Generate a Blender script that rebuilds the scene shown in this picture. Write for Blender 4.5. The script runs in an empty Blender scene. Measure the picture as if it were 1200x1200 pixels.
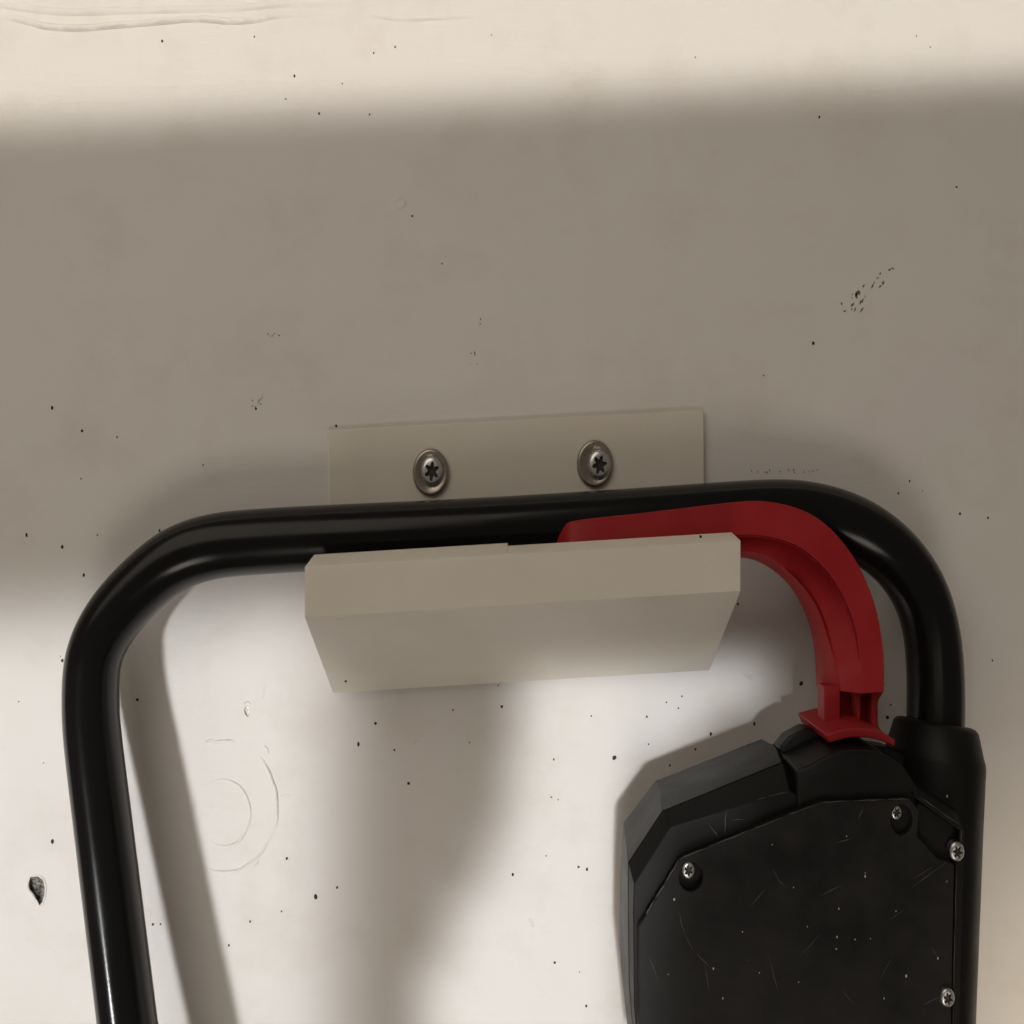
import bpy, bmesh, math, random
from mathutils import Vector, Matrix, Quaternion
random.seed(7)
R = math.radians
SC = bpy.context.scene
COL = SC.collection

# ------------------------------------------------------------------ camera
# Upright painted wall is the plane y = 0, the camera looks along +y at it.
# Photograph coordinates (1200 px square) are turned into directions; the
# distance d is how far a thing stands off the wall, in metres.
D = 0.36          # camera to wall
F = 1163.0        # focal length in photograph pixels
SX = 0.75         # the photograph is a 4:3 frame printed square: things are this much narrower
cam = bpy.data.cameras.new('camera')
cam.sensor_width = 36.0
cam.lens = F / 1200.0 * 36.0
cam.clip_start = 0.005
cam.clip_end = 50
cam_o = bpy.data.objects.new('camera', cam)
cam_o.location = (0, -D, 0)
cam_o.rotation_euler = (R(90), 0, 0)
COL.objects.link(cam_o)
SC.camera = cam_o

# ------------------------------------------------------------------ light
W = bpy.data.worlds.new('World')
SC.world = W
W.use_nodes = True
W.node_tree.nodes['Background'].inputs['Color'].default_value = (1.0, 0.86, 0.70, 1)
W.node_tree.nodes['Background'].inputs['Strength'].default_value = 0.122

S = D / F         # metres per photograph pixel on the wall


def shaped_beam(name, x0, y0, x1, y1, tx, tz, dist, spread, level, col, roll=0.0):
    """unseen area light added to throw a shaped pool on wall rectangle (x0,y0)-(x1,y1)"""
    L = bpy.data.lights.new(name, 'AREA')
    L.shape = 'RECTANGLE'
    L.size = (x1 - x0) * S
    L.size_y = (y1 - y0) * S
    L.spread = R(spread)
    L.color = col
    L.energy = level * L.size * L.size_y
    o = bpy.data.objects.new(name, L)
    c = Vector((((x0 + x1) / 2 - 600) * S, 0, -((y0 + y1) / 2 - 600) * S))
    o.location = c + Vector((tx * dist, -dist, tz * dist))
    q = (c - o.location).to_track_quat('-Z', 'Y')
    o.rotation_mode = 'QUATERNION'
    o.rotation_quaternion = q @ Quaternion((0, 0, 1), R(roll))
    COL.objects.link(o)
    return o


def soft(name, loc, target, sx, sy, power, col):
    L = bpy.data.lights.new(name, 'AREA')
    L.shape = 'RECTANGLE'
    L.size, L.size_y, L.energy, L.color = sx, sy, power, col
    o = bpy.data.objects.new(name, L)
    o.location = loc
    o.rotation_euler = (Vector(target) - Vector(loc)).to_track_quat('-Z', 'Y').to_euler()
    COL.objects.link(o)
    return o


LV = 2.14
NEUT = (0.985, 0.99, 0.995)
shaped_beam('beam_side', -500, 752, 372, 1900, -0.25, -0.26, 0.42, 6.4, LV, NEUT)  # unseen light, beam cut to the lower left pool
shaped_beam('beam_front', 616, 776, 892, 832, -0.03, -0.02, 0.50, 4.2, LV, NEUT)  # abutting unseen lights, added to step out one slanted pool
shaped_beam('beam_front_next', 610, 832, 822, 890, -0.03, -0.02, 0.50, 4.2, LV, NEUT)
shaped_beam('beam_front_mid', 602, 890, 750, 980, -0.03, -0.02, 0.50, 4.2, LV, NEUT)
shaped_beam('beam_front_low', 576, 980, 738, 1050, -0.03, -0.02, 0.50, 4.2, LV, NEUT)
shaped_beam('beam_front_lower', 532, 1050, 738, 1130, -0.03, -0.02, 0.50, 4.2, LV, NEUT)
shaped_beam('beam_front_floor', 500, 1130, 738, 1900, -0.03, -0.02, 0.50, 4.2, LV, NEUT)
shaped_beam('beam_corner', 1130, 1010, 1900, 1900, 0.15, -0.10, 0.50, 22.0, LV * 0.95, (1.0, 0.86, 0.68))  # unseen warm light added to brighten the lower right wall
shaped_beam('beam_upper', -700, -500, 1900, 112, 0.0, 0.10, 0.40, 4.6, LV * 0.90, (1.0, 0.94, 0.84), roll=2.75)  # unseen light, beam shaped for the bright top strip
soft('fill_above', (-0.55, -0.9, 0.80), (-0.05, 0, 0), 1.0, 1.0, 3.75, (1.0, 0.90, 0.77))  # unseen overhead fill, added for the ambient level
soft('floor_glow', (-0.05, -0.9, -0.75), (0, 0, 0), 0.32, 0.32, 1.75, (1.0, 0.90, 0.80))

SC.view_settings.view_transform = 'Standard'
SC.view_settings.look = 'None'
SC.view_settings.exposure = 0
SC.view_settings.gamma = 1
SC.render.engine = 'CYCLES'
SC.cycles.use_light_tree = False


# ------------------------------------------------------------------ helpers
def P(px, py, d):
    k = (D - d) / F
    return Vector(((px - 600) * k / SX, -d, -(py - 600) * k))


def obj(name, verts, faces, mat, parent=None, smooth=False, bevel=0.0, seg=2, angle=30):
    me = bpy.data.meshes.new(name)
    me.from_pydata([(v[0] * SX, v[1], v[2]) for v in verts], [], faces)
    bm = bmesh.new()
    bm.from_mesh(me)
    bmesh.ops.remove_doubles(bm, verts=bm.verts, dist=1e-7)
    bmesh.ops.recalc_face_normals(bm, faces=bm.faces)
    bm.to_mesh(me)
    bm.free()
    me.materials.append(mat)
    o = bpy.data.objects.new(name, me)
    COL.objects.link(o)
    if parent is not None:
        o.parent = parent
        o.matrix_parent_inverse = Matrix.Identity(4)
        o.location = -parent_world(parent)
    if smooth:
        for p in me.polygons:
            p.use_smooth = True
    if bevel:
        b = o.modifiers.new('bevel', 'BEVEL')
        b.width, b.segments, b.limit_method, b.angle_limit = bevel, seg, 'ANGLE', R(angle)
        b.harden_normals = False
        for p in me.polygons:
            p.use_smooth = True
        if hasattr(me, 'set_sharp_from_angle'):
            me.set_sharp_from_angle(angle=R(28))
    return o


def parent_world(p):
    v = Vector((0, 0, 0))
    while p is not None:
        v += p.location
        p = p.parent
    return v


def empty(name, loc):
    o = bpy.data.objects.new(name, None)
    o.empty_display_size = 0.02
    o.location = loc
    COL.objects.link(o)
    return o


def tag(o, label=None, cat=None, kind=None):
    if label: o['label'] = label
    if cat: o['category'] = cat
    if kind: o['kind'] = kind
    return o


def catmull(pts, n):
    out = []
    m = len(pts)
    for i in range(m - 1):
        p0, p1, p2, p3 = pts[max(i - 1, 0)], pts[i], pts[i + 1], pts[min(i + 2, m - 1)]
        for k in range(n):
            t = k / n
            out.append(0.5 * ((2 * p1) + (p2 - p0) * t + (2 * p0 - 5 * p1 + 4 * p2 - p3) * t * t
                              + (3 * p1 - p0 - 3 * p2 + p3) * t ** 3))
    out.append(pts[-1].copy())
    return out


def smooth_path(pts, it=6):
    for _ in range(it):
        q = [p.copy() for p in pts]
        for i in range(1, len(pts) - 1):
            q[i] = pts[i] * 0.5 + (pts[i - 1] + pts[i + 1]) * 0.25
        pts = q
    return pts


def sweep(path, rad, seg=24, caps=True):
    V, Fc = [], []
    n = len(path)
    for i, p in enumerate(path):
        t = (path[min(i + 1, n - 1)] - path[max(i - 1, 0)]).normalized()
        a = t.cross(Vector((0, 1, 0))).normalized()
        b = a.cross(t).normalized()
        r = rad(i / (n - 1)) if callable(rad) else rad
        for k in range(seg):
            th = 2 * math.pi * k / seg
            V.append(p + a * (r * math.cos(th)) + b * (r * math.sin(th)))
    for i in range(n - 1):
        for k in range(seg):
            k2 = (k + 1) % seg
            Fc.append((i * seg + k, i * seg + k2, (i + 1) * seg + k2, (i + 1) * seg + k))
    if caps:
        Fc.append(tuple(range(seg)))
        Fc.append(tuple(range((n - 1) * seg, n * seg)))
    return V, Fc


def lathe(origin, axis, prof, seg=40, shape=None, cap_first=False, cap_last=False):
    axis = axis.normalized()
    a = axis.cross(Vector((1, 0, 0)))
    if a.length < 0.1:
        a = axis.cross(Vector((0, 0, 1)))
    a.normalize()
    b = axis.cross(a).normalized()
    V, Fc = [], []
    for j, (r, t) in enumerate(prof):
        for k in range(seg):
            th = 2 * math.pi * k / seg
            rr = shape(j, th, r) if shape else r
            V.append(origin + axis * t + a * (rr * math.cos(th)) + b * (rr * math.sin(th)))
    for j in range(len(prof) - 1):
        for k in range(seg):
            k2 = (k + 1) % seg
            Fc.append((j * seg + k, j * seg + k2, (j + 1) * seg + k2, (j + 1) * seg + k))
    if cap_first: Fc.append(tuple(range(seg)))
    if cap_last: Fc.append(tuple(range((len(prof) - 1) * seg, len(prof) * seg)))
    return V, Fc


def poly_solid(outer, holes, d_front, d_back, at=None):
    """flat plate traced on the plane d_front, holes cut right through, thickness to d_back"""
    loops = [[P(x, y, at or d_front) for x, y in lp] for lp in [outer] + holes]
    for lp in loops:
        for v in lp:
            v.y = -d_front
    bm = bmesh.new()
    edges = []
    for lp in loops:
        vs = [bm.verts.new(v) for v in lp]
        for i in range(len(vs)):
            edges.append(bm.edges.new((vs[i], vs[(i + 1) % len(vs)])))
    bmesh.ops.triangle_fill(bm, use_beauty=True, use_dissolve=False, edges=edges)
    bm.verts.index_update()
    V = [v.co.copy() for v in bm.verts]
    Fc = [tuple(v.index for v in f.verts) for f in bm.faces]
    bm.free()
    n = len(V)
    if d_back is not None:
        V += [Vector((v.x, -d_back, v.z)) for v in V]
        Fc += [tuple(i + n for i in reversed(f)) for f in list(Fc)]
        s = 0
        for lp in loops:
            m = len(lp)
            for i in range(m):
                j = (i + 1) % m
                Fc.append((s + i, s + j, n + s + j, n + s + i))
            s += m
    return V, Fc


def loft(rails, closed=True, caps=True):
    """rails: list of equally long point lists"""
    m, n = len(rails), len(rails[0])
    V = [p for r in rails for p in r]
    Fc = []
    for a in range(m if closed else m - 1):
        b = (a + 1) % m
        for i in range(n - 1):
            Fc.append((a * n + i, a * n + i + 1, b * n + i + 1, b * n + i))
    if caps and closed:
        Fc.append(tuple(a * n for a in range(m)))
        Fc.append(tuple(a * n + n - 1 for a in reversed(range(m))))
    return V, Fc


def merge(*parts):
    V, Fc = [], []
    for v, f in parts:
        o = len(V)
        V += list(v)
        Fc += [tuple(i + o for i in q) for q in f]
    return V, Fc


def block(x0, y0, x1, y1, df, db):
    a = [P(x0, y0, df), P(x1, y0, df), P(x1, y1, df), P(x0, y1, df)]
    b = [Vector((v.x, -db, v.z)) for v in a]
    return a + b, [(0, 1, 2, 3), (7, 6, 5, 4), (0, 4, 5, 1), (1, 5, 6, 2), (2, 6, 7, 3), (3, 7, 4, 0)]


def ell(cx, cy, rx, ry, n=28, jit=0.0):
    return [(cx + rx * math.cos(2 * math.pi * k / n) * (1 + random.uniform(-jit, jit)),
             cy + ry * math.sin(2 * math.pi * k / n) * (1 + random.uniform(-jit, jit))) for k in range(n)]


# ------------------------------------------------------------------ materials
def mat(name, base, rough, metallic=0.0, coat=0.0, spec=0.5):
    m = bpy.data.materials.new(name)
    m.use_nodes = True
    b = m.node_tree.nodes['Principled BSDF']
    b.inputs['Base Color'].default_value = (*base, 1)
    b.inputs['Roughness'].default_value = rough
    b.inputs['Metallic'].default_value = metallic
    b.inputs['Specular IOR Level'].default_value = spec
    b.inputs['Coat Weight'].default_value = coat
    return m


def N(m, kind, **kw):
    n = m.node_tree.nodes.new(kind)
    for k, v in kw.items():
        if k in n.inputs: n.inputs[k].default_value = v
        else: setattr(n, k, v)
    return n


def link(m, a, b):
    m.node_tree.links.new(a, b)


def coords(m, scale=(1, 1, 1)):
    t = N(m, 'ShaderNodeTexCoord')
    g = N(m, 'ShaderNodeMapping')
    g.inputs['Scale'].default_value = scale
    link(m, t.outputs['Object'], g.inputs['Vector'])
    return g.outputs['Vector']


def noise(m, vec, scale, detail=4, rough=0.55):
    n = N(m, 'ShaderNodeTexNoise')
    n.inputs['Scale'].default_value = scale
    n.inputs['Detail'].default_value = detail
    n.inputs['Roughness'].default_value = rough
    link(m, vec, n.inputs['Vector'])
    return n.outputs['Fac']


def ramp(m, fac, stops):
    r = N(m, 'ShaderNodeValToRGB')
    e = r.color_ramp.elements
    while len(e) < len(stops): e.new(0.5)
    for q, (p, c) in zip(e, stops):
        q.position = p
        q.color = (*c, 1) if len(c) == 3 else c
    link(m, fac, r.inputs['Fac'])
    return r.outputs['Color']


def bump(m, hs, bsdf):
    prev = None
    for h, strength, dist in hs:
        b = N(m, 'ShaderNodeBump')
        b.inputs['Strength'].default_value = strength
        b.inputs['Distance'].default_value = dist
        link(m, h, b.inputs['Height'])
        if prev is not None: link(m, prev, b.inputs['Normal'])
        prev = b.outputs['Normal']
    link(m, prev, bsdf.inputs['Normal'])


# white wall paint: brushed, slightly uneven
M_WALL = mat('white_wall_paint', (0.80, 0.775, 0.745), 0.62, spec=0.16)
b = M_WALL.node_tree.nodes['Principled BSDF']
v = coords(M_WALL)
vs = coords(M_WALL, (1.0, 1.0, 7.0))
n1 = noise(M_WALL, v, 12, 3)
n2 = noise(M_WALL, v, 190, 4, 0.6)
n3 = noise(M_WALL, vs, 55, 5)
n4 = noise(M_WALL, v, 30, 6, 0.65)
tint = ramp(M_WALL, n1, [(0.3, (0.785, 0.765, 0.725)), (0.5, (0.81, 0.785, 0.755)), (0.7, (0.80, 0.765, 0.74))])
grime = ramp(M_WALL, n4, [(0.28, (0.93, 0.915, 0.89)), (0.5, (1, 1, 1)), (1.0, (1, 1, 1))])
mm = N(M_WALL, 'ShaderNodeMixRGB', blend_type='MULTIPLY')
mm.inputs['Fac'].default_value = 1
link(M_WALL, tint, mm.inputs['Color1'])
link(M_WALL, grime, mm.inputs['Color2'])
link(M_WALL, mm.outputs['Color'], b.inputs['Base Color'])
link(M_WALL, ramp(M_WALL, n3, [(0.3, (0.55,) * 3), (0.75, (0.7,) * 3)]), b.inputs['Roughness'])
bump(M_WALL, [(n1, 0.35, 0.004), (n3, 0.12, 0.0012), (n2, 0.13, 0.0006)], b)

M_SPECK = mat('dark_pinhole', (0.035, 0.028, 0.022), 0.8)
M_SCUFF = mat('scuffed_paint', (0.17, 0.14, 0.11), 0.8)
M_CHIP = mat('bare_concrete', (0.16, 0.15, 0.135), 0.75)
b = M_CHIP.node_tree.nodes['Principled BSDF']
v = coords(M_CHIP)
h = noise(M_CHIP, v, 700, 4, 0.65)
link(M_CHIP, ramp(M_CHIP, h, [(0.35, (0.05, 0.045, 0.04)), (0.55, (0.2, 0.19, 0.17)), (0.7, (0.5, 0.48, 0.45))]), b.inputs['Base Color'])
bump(M_CHIP, [(h, 0.8, 0.0012)], b)

# printed plastic bracket with very fine layer lines
M_PLA = mat('off_white_plastic', (0.74, 0.70, 0.60), 0.5, spec=0.4)
b = M_PLA.node_tree.nodes['Principled BSDF']
b.inputs['Subsurface Weight'].default_value = 0.15
b.inputs['Subsurface Radius'].default_value = (0.004, 0.0035, 0.0025)
b.inputs['Subsurface Scale'].default_value = 0.6
v = coords(M_PLA, (1, 1, 1))
w = N(M_PLA, 'ShaderNodeTexWave', wave_type='BANDS', bands_direction='X')
w.inputs['Scale'].default_value = 900
w.inputs['Distortion'].default_value = 0.4
link(M_PLA, v, w.inputs['Vector'])
nz = noise(M_PLA, v, 60, 4)
link(M_PLA, ramp(M_PLA, nz, [(0.3, (0.78, 0.735, 0.645)), (0.7, (0.81, 0.77, 0.69))]), b.inputs['Base Color'])
bump(M_PLA, [(w.outputs['Fac'], 0.05, 0.0002), (nz, 0.1, 0.0004)], b)

# glossy powder coated tube
M_TUBE = mat('black_gloss_tube', (0.006, 0.006, 0.006), 0.2, spec=0.26)
b = M_TUBE.node_tree.nodes['Principled BSDF']
v = coords(M_TUBE)
nz = noise(M_TUBE, v, 900, 4)
nl = noise(M_TUBE, v, 45, 5)
link(M_TUBE, ramp(M_TUBE, nl, [(0.3, (0.15,) * 3), (0.75, (0.28,) * 3)]), b.inputs['Roughness'])
bump(M_TUBE, [(nz, 0.05, 0.0002)], b)


def plastic(name, c0, c1, r0, r1, grain):
    m = mat(name, c0, r0, spec=0.24)
    b = m.node_tree.nodes['Principled BSDF']
    v = coords(m)
    na = noise(m, v, 55, 6, 0.62)
    nb = noise(m, v, 2200, 3)
    link(m, ramp(m, na, [(0.35, c0), (0.72, c1)]), b.inputs['Base Color'])
    link(m, ramp(m, na, [(0.3, (r0,) * 3), (0.75, (r1,) * 3)]), b.inputs['Roughness'])
    bump(m, [(nb, grain, 0.0002)], b)
    return m


M_SHELL = plastic('black_shell_plastic', (0.0055, 0.0055, 0.0055), (0.009, 0.0088, 0.0083), 0.40, 0.55, 0.05)
M_COVER = plastic('scratched_black_plastic', (0.008, 0.008, 0.0085), (0.024, 0.023, 0.0215), 0.40, 0.6, 0.05)
b = M_COVER.node_tree.nodes['Principled BSDF']
old = b.inputs['Base Color'].links[0].from_socket
v = coords(M_COVER)
vor = N(M_COVER, 'ShaderNodeTexVoronoi', feature='F1')
vor.inputs['Scale'].default_value = 170
vor.inputs['Randomness'].default_value = 1.0
link(M_COVER, v, vor.inputs['Vector'])
spots = ramp(M_COVER, vor.outputs['Distance'], [(0.05, (1, 1, 1)), (0.09, (0, 0, 0))])
vsep = N(M_COVER, 'ShaderNodeSeparateColor')
link(M_COVER, vor.outputs['Color'], vsep.inputs['Color'])
pick = ramp(M_COVER, vsep.outputs['Red'], [(0.86, (0, 0, 0)), (0.88, (1, 1, 1))])
mul = N(M_COVER, 'ShaderNodeMixRGB', blend_type='MULTIPLY')
mul.inputs['Fac'].default_value = 1
link(M_COVER, spots, mul.inputs['Color1'])
link(M_COVER, pick, mul.inputs['Color2'])
mx = N(M_COVER, 'ShaderNodeMixRGB')
link(M_COVER, mul.outputs['Color'], mx.inputs['Fac'])
link(M_COVER, old, mx.inputs['Color1'])
mx.inputs['Color2'].default_value = (0.12, 0.115, 0.105, 1)
link(M_COVER, mx.outputs['Color'], b.inputs['Base Color'])

M_DRUM = plastic('black_pivot_plastic', (0.007, 0.007, 0.007), (0.011, 0.0106, 0.010), 0.34, 0.48, 0.05)
M_RED = plastic('red_lever_plastic', (0.36, 0.018, 0.023), (0.40, 0.028, 0.031), 0.34, 0.48, 0.04)
M_RED.node_tree.nodes['Principled BSDF'].inputs['Specular IOR Level'].default_value = 0.2
M_SCRATCH_GLINT = mat('pale_scratch_and_glint', (0.075, 0.072, 0.066), 0.6)  # also paints the highlights on cover and rib edges
M_NICK = mat('pale_nick', (0.5, 0.48, 0.44), 0.5)
M_WASHER = mat('browned_steel', (0.40, 0.35, 0.31), 0.30, metallic=1.0)
M_ZINC = mat('zinc_steel', (0.66, 0.67, 0.66), 0.28, metallic=1.0)
M_RECESS = mat('dark_recess', (0.05, 0.05, 0.048), 0.45, metallic=0.6)
for m in (M_WASHER, M_ZINC):
    b = m.node_tree.nodes['Principled BSDF']
    nz = noise(m, coords(m), 600, 4)
    link(m, ramp(m, nz, [(0.3, (0.22,) * 3), (0.7, (0.42,) * 3)]), b.inputs['Roughness'])
    bump(m, [(nz, 0.12, 0.0003)], b)

# ------------------------------------------------------------------ wall
chip_big = [(35, 1028), (44, 1027), (50, 1031), (52.5, 1040), (52, 1048), (50.5, 1054), (49, 1058), (45.5, 1061),
            (43, 1057), (40, 1051), (37, 1046), (34, 1042), (33.6, 1035)]
chip_small = [(287, 829), (290, 826), (293, 829), (293, 835), (290.5, 841), (287.5, 838), (286, 833)]
chip_tiny = ell(61.5, 986, 2.2, 3.2, 7, 0.15)
V_, F_ = poly_solid([(-900, -900), (2100, -900), (2100, 2100), (-900, 2100)], [chip_big, chip_small, chip_tiny], 0.0, None)
wall = obj('wall', V_, F_, M_WALL)
tag(wall, kind='structure')


def crater(lp, depth, m):
    cx = sum(p[0] for p in lp) / len(lp)
    cy = sum(p[1] for p in lp) / len(lp)
    rings = []
    for f, dd in ((1.0, 0.0), (0.86, -depth * 0.7), (0.55, -depth), (0.25, -depth * 0.75)):
        rings.append([P(cx + (x - cx) * f, cy + (y - cy) * f, dd + (random.uniform(-.25, .25) * depth if f < 1 else 0)) for x, y in lp])
    n = len(lp)
    V = [p for r in rings for p in r]
    Fc = []
    for j in range(3):
        for i in range(n):
            k = (i + 1) % n
            Fc.append((j * n + i, j * n + k, (j + 1) * n + k, (j + 1) * n + i))
    Fc.append(tuple(range(3 * n, 4 * n)))
    return obj('paint_chip', V, Fc, m, wall)


crater(chip_big, 0.0020, M_CHIP)['label'] = 'deep chip in the white paint showing dark concrete'
crater(chip_small, 0.0010, M_WALL)
_lip = [(42.5 + (x - 42.5) * 1.12, 1043 + (y - 1043) * 1.08) for x, y in chip_big]
_lip_r = (_lip[:9], _lip[8:] + _lip[:1])
crater(chip_tiny, 0.0008, M_CHIP)


# raised paint rings and ridges
def ridge(pts, w, h, name='paint_ridge', sub=8, jit=0.35):
    path = catmull([Vector((x, y, 0)) for x, y in pts], sub)
    n = len(path)
    secs = 7
    rails = [[] for _ in range(secs)]
    ph = random.uniform(0, 9)
    for i, p in enumerate(path):
        t = (path[min(i + 1, n - 1)] - path[max(i - 1, 0)]).normalized()
        a = Vector((-t.y, t.x, 0))
        e = min(1.0, 4 * min(i, n - 1 - i) / n + 0.03)
        q = e * (1 + jit * math.sin(i * 0.9 + ph) * math.sin(i * 0.37 + 2 * ph))
        for s in range(secs):
            u = -1 + 2 * s / (secs - 1)
            g = P(p.x + a.x * w * u, p.y + a.y * w * u, 0)
            g.y = -(h * q * (1 - u * u) ** 1.0) + 0.00002
            rails[s].append(g)
    V, Fc = loft(rails, closed=False)
    o = obj(name, V, Fc, M_WALL, wall, smooth=True)
    return o


def arc(cx, cy, rx, ry, a0, a1, n=12, j=0.0):
    return [(cx + rx * math.cos(R(a0 + (a1 - a0) * k / n)) + random.uniform(-j, j),
             cy + ry * math.sin(R(a0 + (a1 - a0) * k / n)) + random.uniform(-j, j)) for k in range(n + 1)]


for _l in _lip_r:
    ridge(_l, 1.5, 0.0004, 'paint_chip_lip')
ridge(arc(262, 953, 31, 39, -125, 125, 14, 0.4), 1.7, 0.00042)
ridge(arc(262, 945, 63, 78, -48, 20, 8, 0.8), 2.2, 0.0008)
ridge(arc(262, 945, 62, 77, 18, 112, 10, 0.6), 1.9, 0.0005)
ridge(arc(262, 945, 60, 77, -108, -76, 5, 0.6), 1.9, 0.0005)
ridge([(326, 935), (332, 933), (342, 932)], 2.0, 0.0003)
ridge([(309, 874), (313, 878), (314, 884)], 1.6, 0.0004)
ridge([(297, 1015), (301, 1011), (303, 1008)], 1.6, 0.0004)
ridge([(240, 871), (244, 868), (252, 867)], 1.6, 0.0004)
ridge([(286, 826), (290, 823), (294, 826)], 1.6, 0.0004)
ridge([(304, 822), (308, 812), (309, 798)], 2.5, 0.0002)
ridge([(460, 238), (466, 232), (474, 238), (467, 243), (461, 240)], 3.0, 0.0003)
ridge([(620, 1076), (623, 1081), (624, 1087)], 2.2, 0.0005)
ridge([(483, 872), (487, 868), (491, 870)], 2.0, 0.0003)
ridge([(866, 786), (872, 788), (877, 792), (884, 797)], 3.0, 0.0005)
ridge([(-60, 6), (10, 20), (36, 26), (56, 31), (90, 33), (130, 30), (180, 26), (230, 22), (270, 25), (300, 23), (330, 17), (400, 14)], 4.5, 0.0011, 'paint_edge_ridge', 10, 0.5)
ridge([(-60, -6), (20, 8), (80, 14), (160, 12), (260, 10), (340, 4), (440, 2)], 5.0, 0.0007, 'paint_edge_ridge', 10, 0.5)
ridge([(430, 16), (470, 22), (520, 20), (560, 18)], 3.5, 0.0005, 'paint_edge_ridge', 10, 0.5)
for yy, x0, x1 in ((104, 120, 420), (122, 60, 330), (146, 150, 260), (110, 380, 520), (134, 250, 420), (98, 640, 900), (106, 1000, 1130)):
    xs = [x0 + (x1 - x0) * k / 7 for k in range(8)]
    ridge([(x, yy - (x - x0) * 0.05 + random.uniform(-2, 2)) for x in xs], 3.2, 0.00010, 'brush_stroke')

speck_px = '''190,48,2.2 298,43,1.2 345,89,1.8 335,116,1.7 374,133,2 433,134,1.7 401,98,1.2 438,62,1.5 463,55,1.5 483,253,1.9
518,309,1.5 576,41,1 960,137,1.6 1121,219,1.8 953,402,2.4 895,440,1.4 815,67,1.2 1090,55,1 1074,42,1 61,478,2.8 96,505,2.3
137,512,1.4 95,561,1.4 31,627,2.2 73,641,2.6 114,627,1.3 187,622,2 98,674,2.4 238,545,1.0 73,774,2 71,769,1 22,822,1.3 51,894,1.2
161,820,2.7 86,754,1.5 179,1083,2 188,1083,1.4 293,1080,1.9 330,1068,1.7 370,1051,3.2 395,1040,2.3 336,1006,2.1 268,1108,1.7
420,872,2.4 584,803,1.3 588,828,2.3 531,832,1.4 440,848,2 462,879,1.9 550,870,1 479,918,2.4 601,1025,2.4 640,1003,1.5
678,1016,1.9 688,1019,2 650,1128,1.9 679,1139,1.2 693,839,1.4 649,890,1.5 646,934,1.4 654,937,1 720,888,3.6 687,1179,2
939,801,3.6 799,816,1.7 781,823,1.5 795,830,1.7 758,840,1.6 833,860,2 884,848,2.2 760,872,1.4 815,878,1.6 785,897,1.6
865,708,2 945,713,1.8 1040,841,3 1044,826,1.6 1053,578,2 1066,564,1.5 1081,575,1.1 1125,602,1.7 1158,607,1.4 1163,774,1.3
394,499,2.2 300,479,1.8 20,8,2 55,30,2.6'''
V_, F_ = [], []
for t in speck_px.split():
    x, y, r = (float(q) for q in t.split(','))
    r *= random.uniform(0.72, 0.96)
    n = 8
    c = len(V_)
    rot = random.uniform(0, 3)
    st = random.uniform(0.9, 1.3)
    V_.append(P(x, y, 0.0003))
    for k in range(n):
        a = 2 * math.pi * k / n
        rr = r * random.uniform(0.75, 1.15)
        V_.append(P(x + rr * 0.82 * math.cos(a), y + rr * st * math.sin(a) , 0.0001))
    for k in range(n):
        F_.append((c, c + 1 + k, c + 1 + (k + 1) % n))
tag(obj('pinhole', V_, F_, M_SPECK, wall), kind='stuff')

# scuffs: clusters of short worn strokes
V_, F_ = [], []


def stroke(x, y, dx, dy, w):
    c = len(V_)
    nx, ny = -dy, dx
    l = math.hypot(nx, ny)
    nx, ny = nx / l * w, ny / l * w
    for f, q in ((0, 0.1), (0.3, 1), (0.7, 0.8), (1, 0.1)):
        V_.append(P(x + dx * f + nx * q, y + dy * f + ny * q, 0.00012))
        V_.append(P(x + dx * f - nx * q, y + dy * f - ny * q, 0.00012))
    for k in range(3):
        F_.append((c + 2 * k, c + 2 * k + 2, c + 2 * k + 3, c + 2 * k + 1))


for x, y, dx, dy, w in ((997, 359, 4, -4, 1.2), (1003, 347, 2, -6, 1.6), (1006, 340, 1, 6, 1.8), (1004, 350, -1, -7, 1.5), (1008, 352, 1, 3, 1), (1010, 355, 1, -5, 1),
                        (1001, 365, 2, -5, .8), (1008, 366, 4, -6, .8), (1011, 337, 2, -4, .9), (1021, 338, 3, -6, .9), (1024, 332, 1, -2, .7), (1034, 334, 2, -5, 1.2),
                        (1030, 337, 3, -3, .9), (1041, 317, 3, -2, 1.1), (1044, 314, 4, 1, .8), (986, 354, .5, 4, .9), (1031, 322, 1, -3, .9), (1027, 326, 3, -1, .7), (988, 365, 4, -1, .8)):
    stroke(x, y, dx, dy, w)
for cx, cy, sx, sy, n in ((300, 470, 9, 10, 9), (322, 391, 8, 2, 6), (552, 420, 7, 10, 6), (563, 376, 4, 4, 3), (920, 551, 40, 2.5, 16), (1005, 350, 12, 12, 6)):
    for _ in range(n):
        stroke(cx + random.uniform(-sx, sx), cy + random.uniform(-sy, sy), random.uniform(-2.5, 2.5), random.uniform(1, 3.5), random.uniform(0.3, 0.7))
tag(obj('scuff_mark', V_, F_, M_SCUFF, wall), kind='stuff')

# ------------------------------------------------------------------ wall bracket
br = empty('wall_bracket', (0, 0, -0.03))
tag(br, 'off-white plastic hook bracket screwed to the white wall under the black handle', 'bracket')

plate = poly_solid([(383, 504), (825, 480), (826, 690), (389, 700)], [], 0.0024, 0.0005)
obj('back_plate', *plate, M_PLA, br, bevel=0.0004)

XL, XR = P(357, 660, 0.053).x, P(868, 633, 0.053).x
slope = 0.0605 * SX


def bz(py, d):
    return P(600, py, d).z


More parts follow.
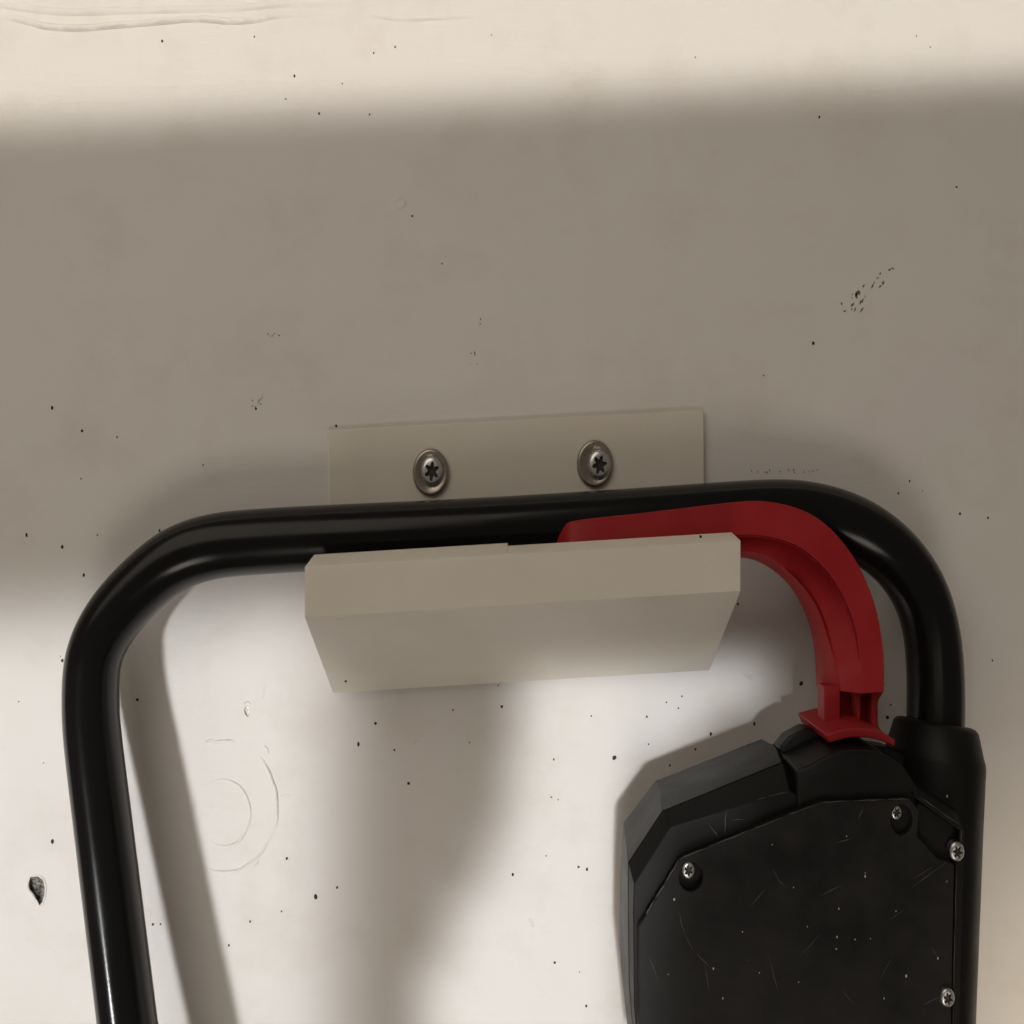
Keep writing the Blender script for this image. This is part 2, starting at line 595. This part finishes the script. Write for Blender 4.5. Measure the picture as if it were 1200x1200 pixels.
DF, DT = 0.053, 0.0405
slot = bz(668, 0.02) - 0.004
XM = P(595, 638, DT).x
prof_r = [(DF, bz(649.5, DF)), (DF, bz(709, DF)), (0.0045, bz(799.5, 0.0045)), (0.0045, slot), (DT, slot), (DT, bz(639.2, DT))]
prof_l = [q for q in prof_r]
prof_l[4] = (DT - 0.0022, slot)
prof_l[5] = (DT - 0.0022, bz(635.8, DT - 0.0022))


def hook_part(x0, x1, pr):
    V = []
    for x in (x0, x1):
        for i, (d, z) in enumerate(pr):
            xx = x
            V.append(Vector((xx, -d, z + xx * slope)))
    n = len(pr)
    Fc = [tuple(range(n)), tuple(range(2 * n - 1, n - 1, -1))]
    for i in range(n):
        j = (i + 1) % n
        Fc.append((i, j, n + j, n + i))
    return V, Fc


def hook_mesh():
    # three stations so that the step in the rear edge is a real step; one closed shell
    V, Fc = [], []
    n = 6
    st = [(XL, prof_l), (XM, prof_l), (XM, prof_r), (XR, prof_r)]
    for x, pr in st:
        for d, z in pr:
            V.append(Vector((x, -d, z + x * slope)))
    for s in range(3):
        for i in range(n):
            j = (i + 1) % n
            a, b_, c, d_ = s * n + i, s * n + j, (s + 1) * n + j, (s + 1) * n + i
            if s == 1 and (V[a] - V[d_]).length < 1e-9 and (V[b_] - V[c]).length < 1e-9:
                continue
            q = []
            for k in (a, b_, c, d_):
                if not any((V[k] - V[m]).length < 1e-9 for m in q): q.append(k)
            if len(q) > 2: Fc.append(tuple(q))
    Fc.append(tuple(range(n)))
    Fc.append(tuple(range(3 * n, 4 * n)))
    return V, Fc


obj('hook', *hook_mesh(), M_PLA, br, bevel=0.00045)
V_, F_ = [], []
for x, y, d in ((821, 629, 0.046), (405, 798, 0.0125)):
    c = len(V_)
    V_.append(P(x, y, d + 0.0006))
    for k in range(7):
        a = 2 * math.pi * k / 7
        V_.append(P(x + 1.6 * math.cos(a), y + 2.0 * math.sin(a), d + 0.0004))
    for k in range(7): F_.append((c, c + 1 + k, c + 1 + (k + 1) % 7))
tag(obj('dirt_speck', V_, F_, M_SPECK, br), kind='stuff')


def star(amp, lobes, ph):
    return lambda th, r: r * (1 + amp * math.cos(lobes * (th + ph)))


def screw_head(name, cx, cy, d, r, h, parent, rot=0.0, flat=False, m=M_ZINC):
    o = P(cx, cy, d)
    ax = Vector((0, -1, 0))
    st = star(0.30, 6, rot)
    prof = [(r, -0.0015), (r, h * 0.35), (r * 0.93, h * 0.68), (r * 0.80, h * 0.9), (r * 0.64, h), (r * 0.50, h * 1.0), (r * 0.44, h * 0.45), (r * 0.2, h * 0.40)]
    sh = lambda j, th, rr: st(th, rr) if j in (5, 6) else rr
    V, Fc = lathe(o, ax, prof, 48, sh, cap_last=True)
    s = obj(name, V, Fc, m, parent, smooth=True)
    s.data.set_sharp_from_angle(angle=R(40))
    V, Fc = lathe(o, ax, [(r * 0.455, h * 0.60), (r * 0.40, h * 0.47), (0.0001, h * 0.44)], 48, lambda j, th, rr: st(th, rr))
    obj('drive_recess', V, Fc, M_RECESS, s)
    return s


for i, (cx, cy, hx, hy, rot) in enumerate(((505, 554, 506.5, 552.5, 0.1), (697, 544, 702, 545, 0.35))):
    o = P(cx, cy, 0.0025)
    rw = 28.5 * (D - 0.0055) / F
    V, Fc = lathe(o, Vector((0, -1, 0)), [(rw, -0.0003), (rw, 0.0008), (rw * 0.97, 0.0013), (rw * 0.92, 0.0016), (rw * 0.84, 0.00165), (rw * 0.70, 0.0013), (rw * 0.60, 0.0009), (rw * 0.3, 0.0006)], 56)
    wa = obj('washer', V, Fc, M_WASHER, br, smooth=True)
    screw_head('screw', hx, hy, 0.0031, 18.2 * (D - 0.006) / F, 0.0020, br, rot)

# ------------------------------------------------------------------ mower handle
mh = empty('mower_handle', (0, -0.04, -0.19))
tag(mh, 'black tubular mower handle with red lever and scratched black switch box, hung in the bracket', 'mower handle')

leg = [(225, 1800, .057), (157, 1256, .0405), (147.3, 1179, .038), (126.5, 1010, .033), (113.5, 905, .0295), (107.5, 850, .0275), (106.5, 805, .026), (111, 766, .0245), (130, 727, .0228),
       (163, 689, .0208), (203, 656, .0192), (248, 640.5, .0182), (298, 635, .018), (385, 630, .018), (500, 625, .018), (620, 618.5, .018), (760, 609.5, .018),
       (850, 603, .018), (905, 600, .018), (945, 602, .0182), (985, 612, .0188), (1020, 629, .0196), (1052, 656, .021), (1077, 693, .0228), (1091, 738, .0252), (1096, 790, .0285), (1096, 850, .032), (1093, 900, .034)]
path = smooth_path(catmull([P(*q) for q in leg], 8), 12)
V_, F_ = sweep(path, 0.01135, 40)
tube = obj('tube', V_, F_, M_TUBE, mh, smooth=True)

# lever: a curved trough of four faces
O_ = [(654, 631), (662, 617), (675, 610), (748, 602), (815, 594), (862, 588.5), (893, 587), (927, 593), (955, 605), (980, 626), (1002, 655), (1017, 685), (1027, 714), (1033, 745), (1036.5, 777), (1036, 811)]
C_ = [(652, 640), (660, 645), (675, 645), (748, 639), (815, 632), (862, 627), (890, 627), (914, 631.5), (936, 640), (956, 655), (975, 676), (988, 698), (998, 721), (1005, 748), (1009, 780), (1011, 813)]
S_ = [(652, 650), (660, 660), (675, 664), (748, 660), (815, 653), (860, 648), (884, 650), (902, 656), (921, 668), (937, 683), (951, 701), (961, 720), (968, 741), (974, 763), (981, 788), (986, 810)]
I_ = [(653, 655), (662, 668), (675, 672), (748, 667), (815, 659), (860, 653.5), (882, 655.5), (898, 661), (915, 672), (930, 686), (942, 703), (951, 722), (957.5, 742), (961.5, 763), (963, 788), (964, 807)]
base = [.026] * 7 + [.0262, .0266, .0272, .028, .029, .0302, .0318, .0336, .036]
def mid(A, B, f):
    return [(p[0] + (q[0] - p[0]) * f, p[1] + (q[1] - p[1]) * f) for p, q in zip(A, B)]


T1, T2 = mid(C_, S_, 0.08), mid(C_, S_, 0.92)
off = {'O': .0088, 'C': .0112, 'T1': -.0015, 'T2': .0015, 'S': .0050, 'I': .0010}
end = {'O': .0080, 'C': .0088, 'T1': .0086, 'T2': .0082, 'S': .0080, 'I': .0010}
rails = []
for key, pts in (('O', O_), ('C', C_), ('T1', T1), ('T2', T2), ('S', S_), ('I', I_)):
    rr = []
    for i, (x, y) in enumerate(pts):
        e = min(1.0, 0.45 + 0.28 * i)
        f = max(0.0, min(1.0, (i - 9.5) / 4.5))
        lift = max(0.0, min(1.0, (9 - i) / 2.0)) * .0055 if key in ('T1', 'T2') else 0.0
        rr.append(P(x, y, lift + base[i] + (off[key] * (1 - f) + end[key] * f) * e))
    rails.append(rr)
bo = [Vector((p.x, -(base[i] - .006), p.z)) for i, p in enumerate(rails[0])]
bi = [Vector((p.x, -(base[i] - .006), p.z)) for i, p in enumerate(rails[5])]
rails = [smooth_path(catmull(r, 6), 3) for r in rails + [bi, bo]]
V_, F_ = loft(rails)
lever = obj('lever', V_, F_, M_RED, mh, bevel=0.0006, angle=25)
lever['label'] = 'curved red plastic safety lever lying over the black tube'

stem = merge(block(966, 804, 984.5, 853, .0430, .036), block(984, 800, 1029, 856, .0335, .029), block(1004, 800, 1008.5, 856, .0400, .033),
             poly_solid([(1021, 800), (1037, 800), (1035, 812), (1030, 820), (1027, 835), (1030, 852), (1036, 860), (1021, 860)], [], .0390, .029))
obj('lever_stem', *stem, M_RED, lever, bevel=0.0003)

# curved flange wrapping the pivot
ft = [(968, 861), (985, 856), (1000, 853.5), (1018, 854), (1034, 859), (1049, 867)]
fb = [(972, 871), (986, 867), (1000, 864.5), (1018, 865), (1034, 869), (1049, 875.5)]
dfr, dre = 0.0560, 0.0270
top_f = [P(x, y, dfr) for x, y in ft]
bot_f = [P(x, y, dfr) for x, y in fb]
top_r = [Vector((p.x - 0.0006, -dre, p.z + 0.0008)) for p in top_f]
bot_r = [Vector((p.x, -dre, p.z)) for p in bot_f]
fl = [catmull(r, 5) for r in (top_f, bot_f, bot_r, top_r)]
obj('lever_flange', *loft(fl), M_RED, lever, bevel=0.0004)

# ---- switch box
box = obj('switch_box', *poly_solid([(905, 1000), (914, 876), (924, 864), (945, 853), (962, 858), (985, 868), (1010, 872), (1040, 876), (1075, 890), (1105, 920), (1105, 1260), (905, 1260)], [], .042, .034),
          M_DRUM, mh, bevel=0.0008)
box['label'] = 'scratched black plastic switch box with screwed cover'

RO = [(742, 1270), (728, 1133), (729, 1050), (733, 984), (774, 930), (910, 876), (924, 898), (1060, 900), (1112, 930), (1106, 1270)]
SO = [(746, 1270), (737, 1150), (736, 1060), (736, 1011), (776, 950), (916, 893), (931, 915), (1070, 920), (1120, 950), (1116, 1270)]
FO = [(752, 1270), (743, 1180), (742, 1065), (743, 1036), (785, 970), (925, 927), (940, 936), (1080, 942), (1130, 976), (1122, 1270)]


def inset(lp, f):
    cx = sum(p.x for p in lp) / len(lp)
    cz = sum(p.z for p in lp) / len(lp)
    return [Vector((cx + (p.x - cx) * f, p.y, cz + (p.z - cz) * f)) for p in lp]


r1 = [P(x, y, .040) for x, y in RO]
r0 = [Vector((p.x, -.022, p.z)) for p in inset(r1, 0.97)]
s1 = [P(x, y, .0556) for x, y in SO]
s2 = [Vector((p.x, -.0556, p.z)) for p in inset(s1, 0.984)]
s3 = [Vector((p.x, -.0563, p.z)) for p in inset(s1, 0.984)]
s4 = [Vector((p.x, -.0563, p.z)) for p in inset(s1, 0.998)]
f1 = [P(x, y, .062) for x, y in FO]


def rings_mesh(rings):
    n = len(rings[0])
    V = [p for r in rings for p in r]
    Fc = []
    for j in range(len(rings) - 1):
        for i in range(n):
            k = (i + 1) % n
            Fc.append((j * n + i, j * n + k, (j + 1) * n + k, (j + 1) * n + i))
    Fc.append(tuple(range(n)))
    Fc.append(tuple(range((len(rings) - 1) * n, len(rings) * n)))
    return V, Fc


obj('shell', *rings_mesh([r0, r1, s1, s2, s3, s4, f1]), M_SHELL, box, bevel=0.0004)

drum_out = [(934, 903), (951, 896), (963, 889), (975, 884), (988, 880), (1000, 879), (1022, 880), (1034, 883), (1046, 889), (1060, 900), (1074, 922), (1080, 985), (934, 985)]
obj('pivot_drum', *poly_solid(drum_out, [], .0628, .030), M_DRUM, box, bevel=0.0010, seg=3, angle=35)
drum_in = [(952, 905), (965, 897), (980, 891), (1000, 888), (1020, 889), (1036, 894), (1048, 903)]

cov = [(768, 1054), (797, 1006), (962, 940), (1066, 936), (1078, 950), (1075, 980), (1099, 1006), (1119, 1013), (1114, 1270), (748, 1270), (748, 1086)]
pk1 = ell(810, 1028, 13.5, 17, 26)
pk2 = ell(1057, 961, 12.5, 18, 26)
cover = obj('cover', *poly_solid(cov, [pk1, pk2], .0648, .0615), M_COVER, box, bevel=0.00035)
cover['label'] = 'flat black cover with pale scratches'
obj('edge_rib', *poly_solid([(1070, 932), (1078, 933), (1129, 969), (1129, 990), (1124.5, 990), (1124.5, 973), (1076, 938)], [], .0648, .0600), M_SHELL, box, bevel=0.0003)
obj('edge_rib', *poly_solid([(1120, 1010), (1124, 1010), (1118, 1270), (1114.5, 1270)], [], .0652, .0610), M_SHELL, box, bevel=0.0003)
for cx, cy, rr, d in ((806, 1018.5, 11, .0636), (1049, 951, 9.5, .0630), (1120, 997, 12, .0640), (1109, 1168, 11.5, .0655)):
    screw_head('screw', cx, cy, d, rr * (D - d) / F, 0.0013, box, random.uniform(0, 1))

# scratches, nicks and painted edge highlights on the cover
V_, F_ = [], []


def sliver(x0, y0, x1, y1, w, d):
    c = len(V_)
    dx, dy = x1 - x0, y1 - y0
    l = math.hypot(dx, dy)
    nx, ny = -dy / l * w, dx / l * w
    k = 5
    for i in range(k + 1):
        f = i / k
        q = (1 - abs(2 * f - 1)) * random.uniform(0.5, 1.0) + 0.05
        jx, jy = nx * random.uniform(-.6, .6), ny * random.uniform(-.6, .6)
        V_.append(P(x0 + dx * f + nx * q + jx, y0 + dy * f + ny * q + jy, d))
        V_.append(P(x0 + dx * f - nx * q + jx, y0 + dy * f - ny * q + jy, d))
    for i in range(k):
        F_.append((c + 2 * i, c + 2 * i + 2, c + 2 * i + 3, c + 2 * i + 1))


CF, SF = .06495, .06215
for a in ((830, 965, 844, 984, SF), (851, 947, 849, 981, SF), (857, 961, 872, 960, SF), (887, 937, 899, 934, SF), (900, 933, 925, 928, SF),
          (795, 1068, 803, 1096, CF), (803, 1096, 813, 1114, CF), (813, 1114, 836, 1138, CF), (826, 1130, 831, 1162, CF), (900, 1118, 913, 1166, CF), (934, 1124, 962, 1094, CF),
          (1066, 1042, 1112, 1008, CF), (1070, 1030, 1096, 1014, CF), (905, 1018, 915, 1035, CF), (910, 1030, 922, 1040, CF), (1005, 962, 1012, 945, CF),
          (979, 988, 1000, 982, CF), (1040, 1080, 1062, 1064, CF), (880, 1062, 898, 1040, CF), (1080, 1178, 1102, 1168, CF), (1030, 1150, 1046, 1120, CF), (985, 1158, 1002, 1178, CF),
          (1092, 1110, 1100, 1124, CF), (760, 1120, 772, 1150, CF), (960, 1050, 990, 1036, CF)):
    sliver(*a[:4], random.uniform(0.45, 0.8), a[4])
edge_glint = [(757, 1072), (768, 1053), (780, 1034), (796.5, 1006.5), (830, 992.5), (880, 972.5), (920, 956.5), (961, 940.5), (1000, 938.5), (1040, 937), (1066, 936)]  # pale strips paint the highlight line along the worn cover edge
for p, q in zip(edge_glint, edge_glint[1:]):
    sliver(p[0], p[1], q[0], q[1], random.uniform(0.7, 1.1), CF)
    sliver(p[0], p[1], (p[0] + q[0]) / 2, (p[1] + q[1]) / 2, random.uniform(0.6, 1.0), CF + .00004)
for p, q in (((1078, 934), (1100, 949)), ((1098, 948), (1127, 969)), ((1121, 1020), (1119.5, 1090)), ((1119.5, 1085), (1117, 1160)), ((1126.5, 972), (1126.5, 988))):  # the same painted highlight on the rib edges
    sliver(*p, *q, 0.8, .0653)
tag(obj('scratch_and_glint', V_, F_, M_SCRATCH_GLINT, cover), kind='stuff')
V_, F_ = [], []
for x, y, r in ((790, 1054, 2.2), (1014, 1027, 2.0), (1014, 1023, 1.0), (981, 1098, 1.6), (980, 1112, 1.4), (983, 1065, 1.6), (1099, 1123, 2), (1062, 1144, 2.2), (836, 1135, 1.9),
                (847, 1170, 1.6), (870, 1092, 1.2), (1036, 1170, 1.4), (1050, 1068, 1.2), (946, 1086, 1.2), (930, 1040, 1.1), (992, 980, 1.2), (1110, 933, 1.8), (890, 1140, 1.1), (936, 1151, 1.1), (1020, 1100, 1), (905, 990, 1.1), (1002, 1101, 1.3), (783, 1142, 1.0)):
    c = len(V_)
    dd = CF if (x, y) != (1110, 933) else .0595
    for k in range(6):
        a = 2 * math.pi * k / 6
        V_.append(P(x + r * .7 * random.uniform(.6, 1) * math.cos(a), y + r * 1.1 * random.uniform(.6, 1) * math.sin(a), dd))
    F_.append(tuple(range(c, c + 6)))
tag(obj('nick', V_, F_, M_NICK, cover), kind='stuff')

# ---- socket that takes the right leg of the tube
a0, a1 = P(1096, 846, .032), P(1078, 1270, .046)
ax = a1 - a0
V_, F_ = lathe(a0, ax, [(.0116, .016), (.0126, .002), (.0130, .0004), (.0138, 0), (.0152, .0004), (.0164, .0015), (.0186, .0090), (.0193, .0108), (.0195, .0125), (.0193, .03), (.0190, ax.length)], 56)
sock = obj('tube_socket', V_, F_, M_SHELL, mh, smooth=True)
sock.data.set_sharp_from_angle(angle=R(35))
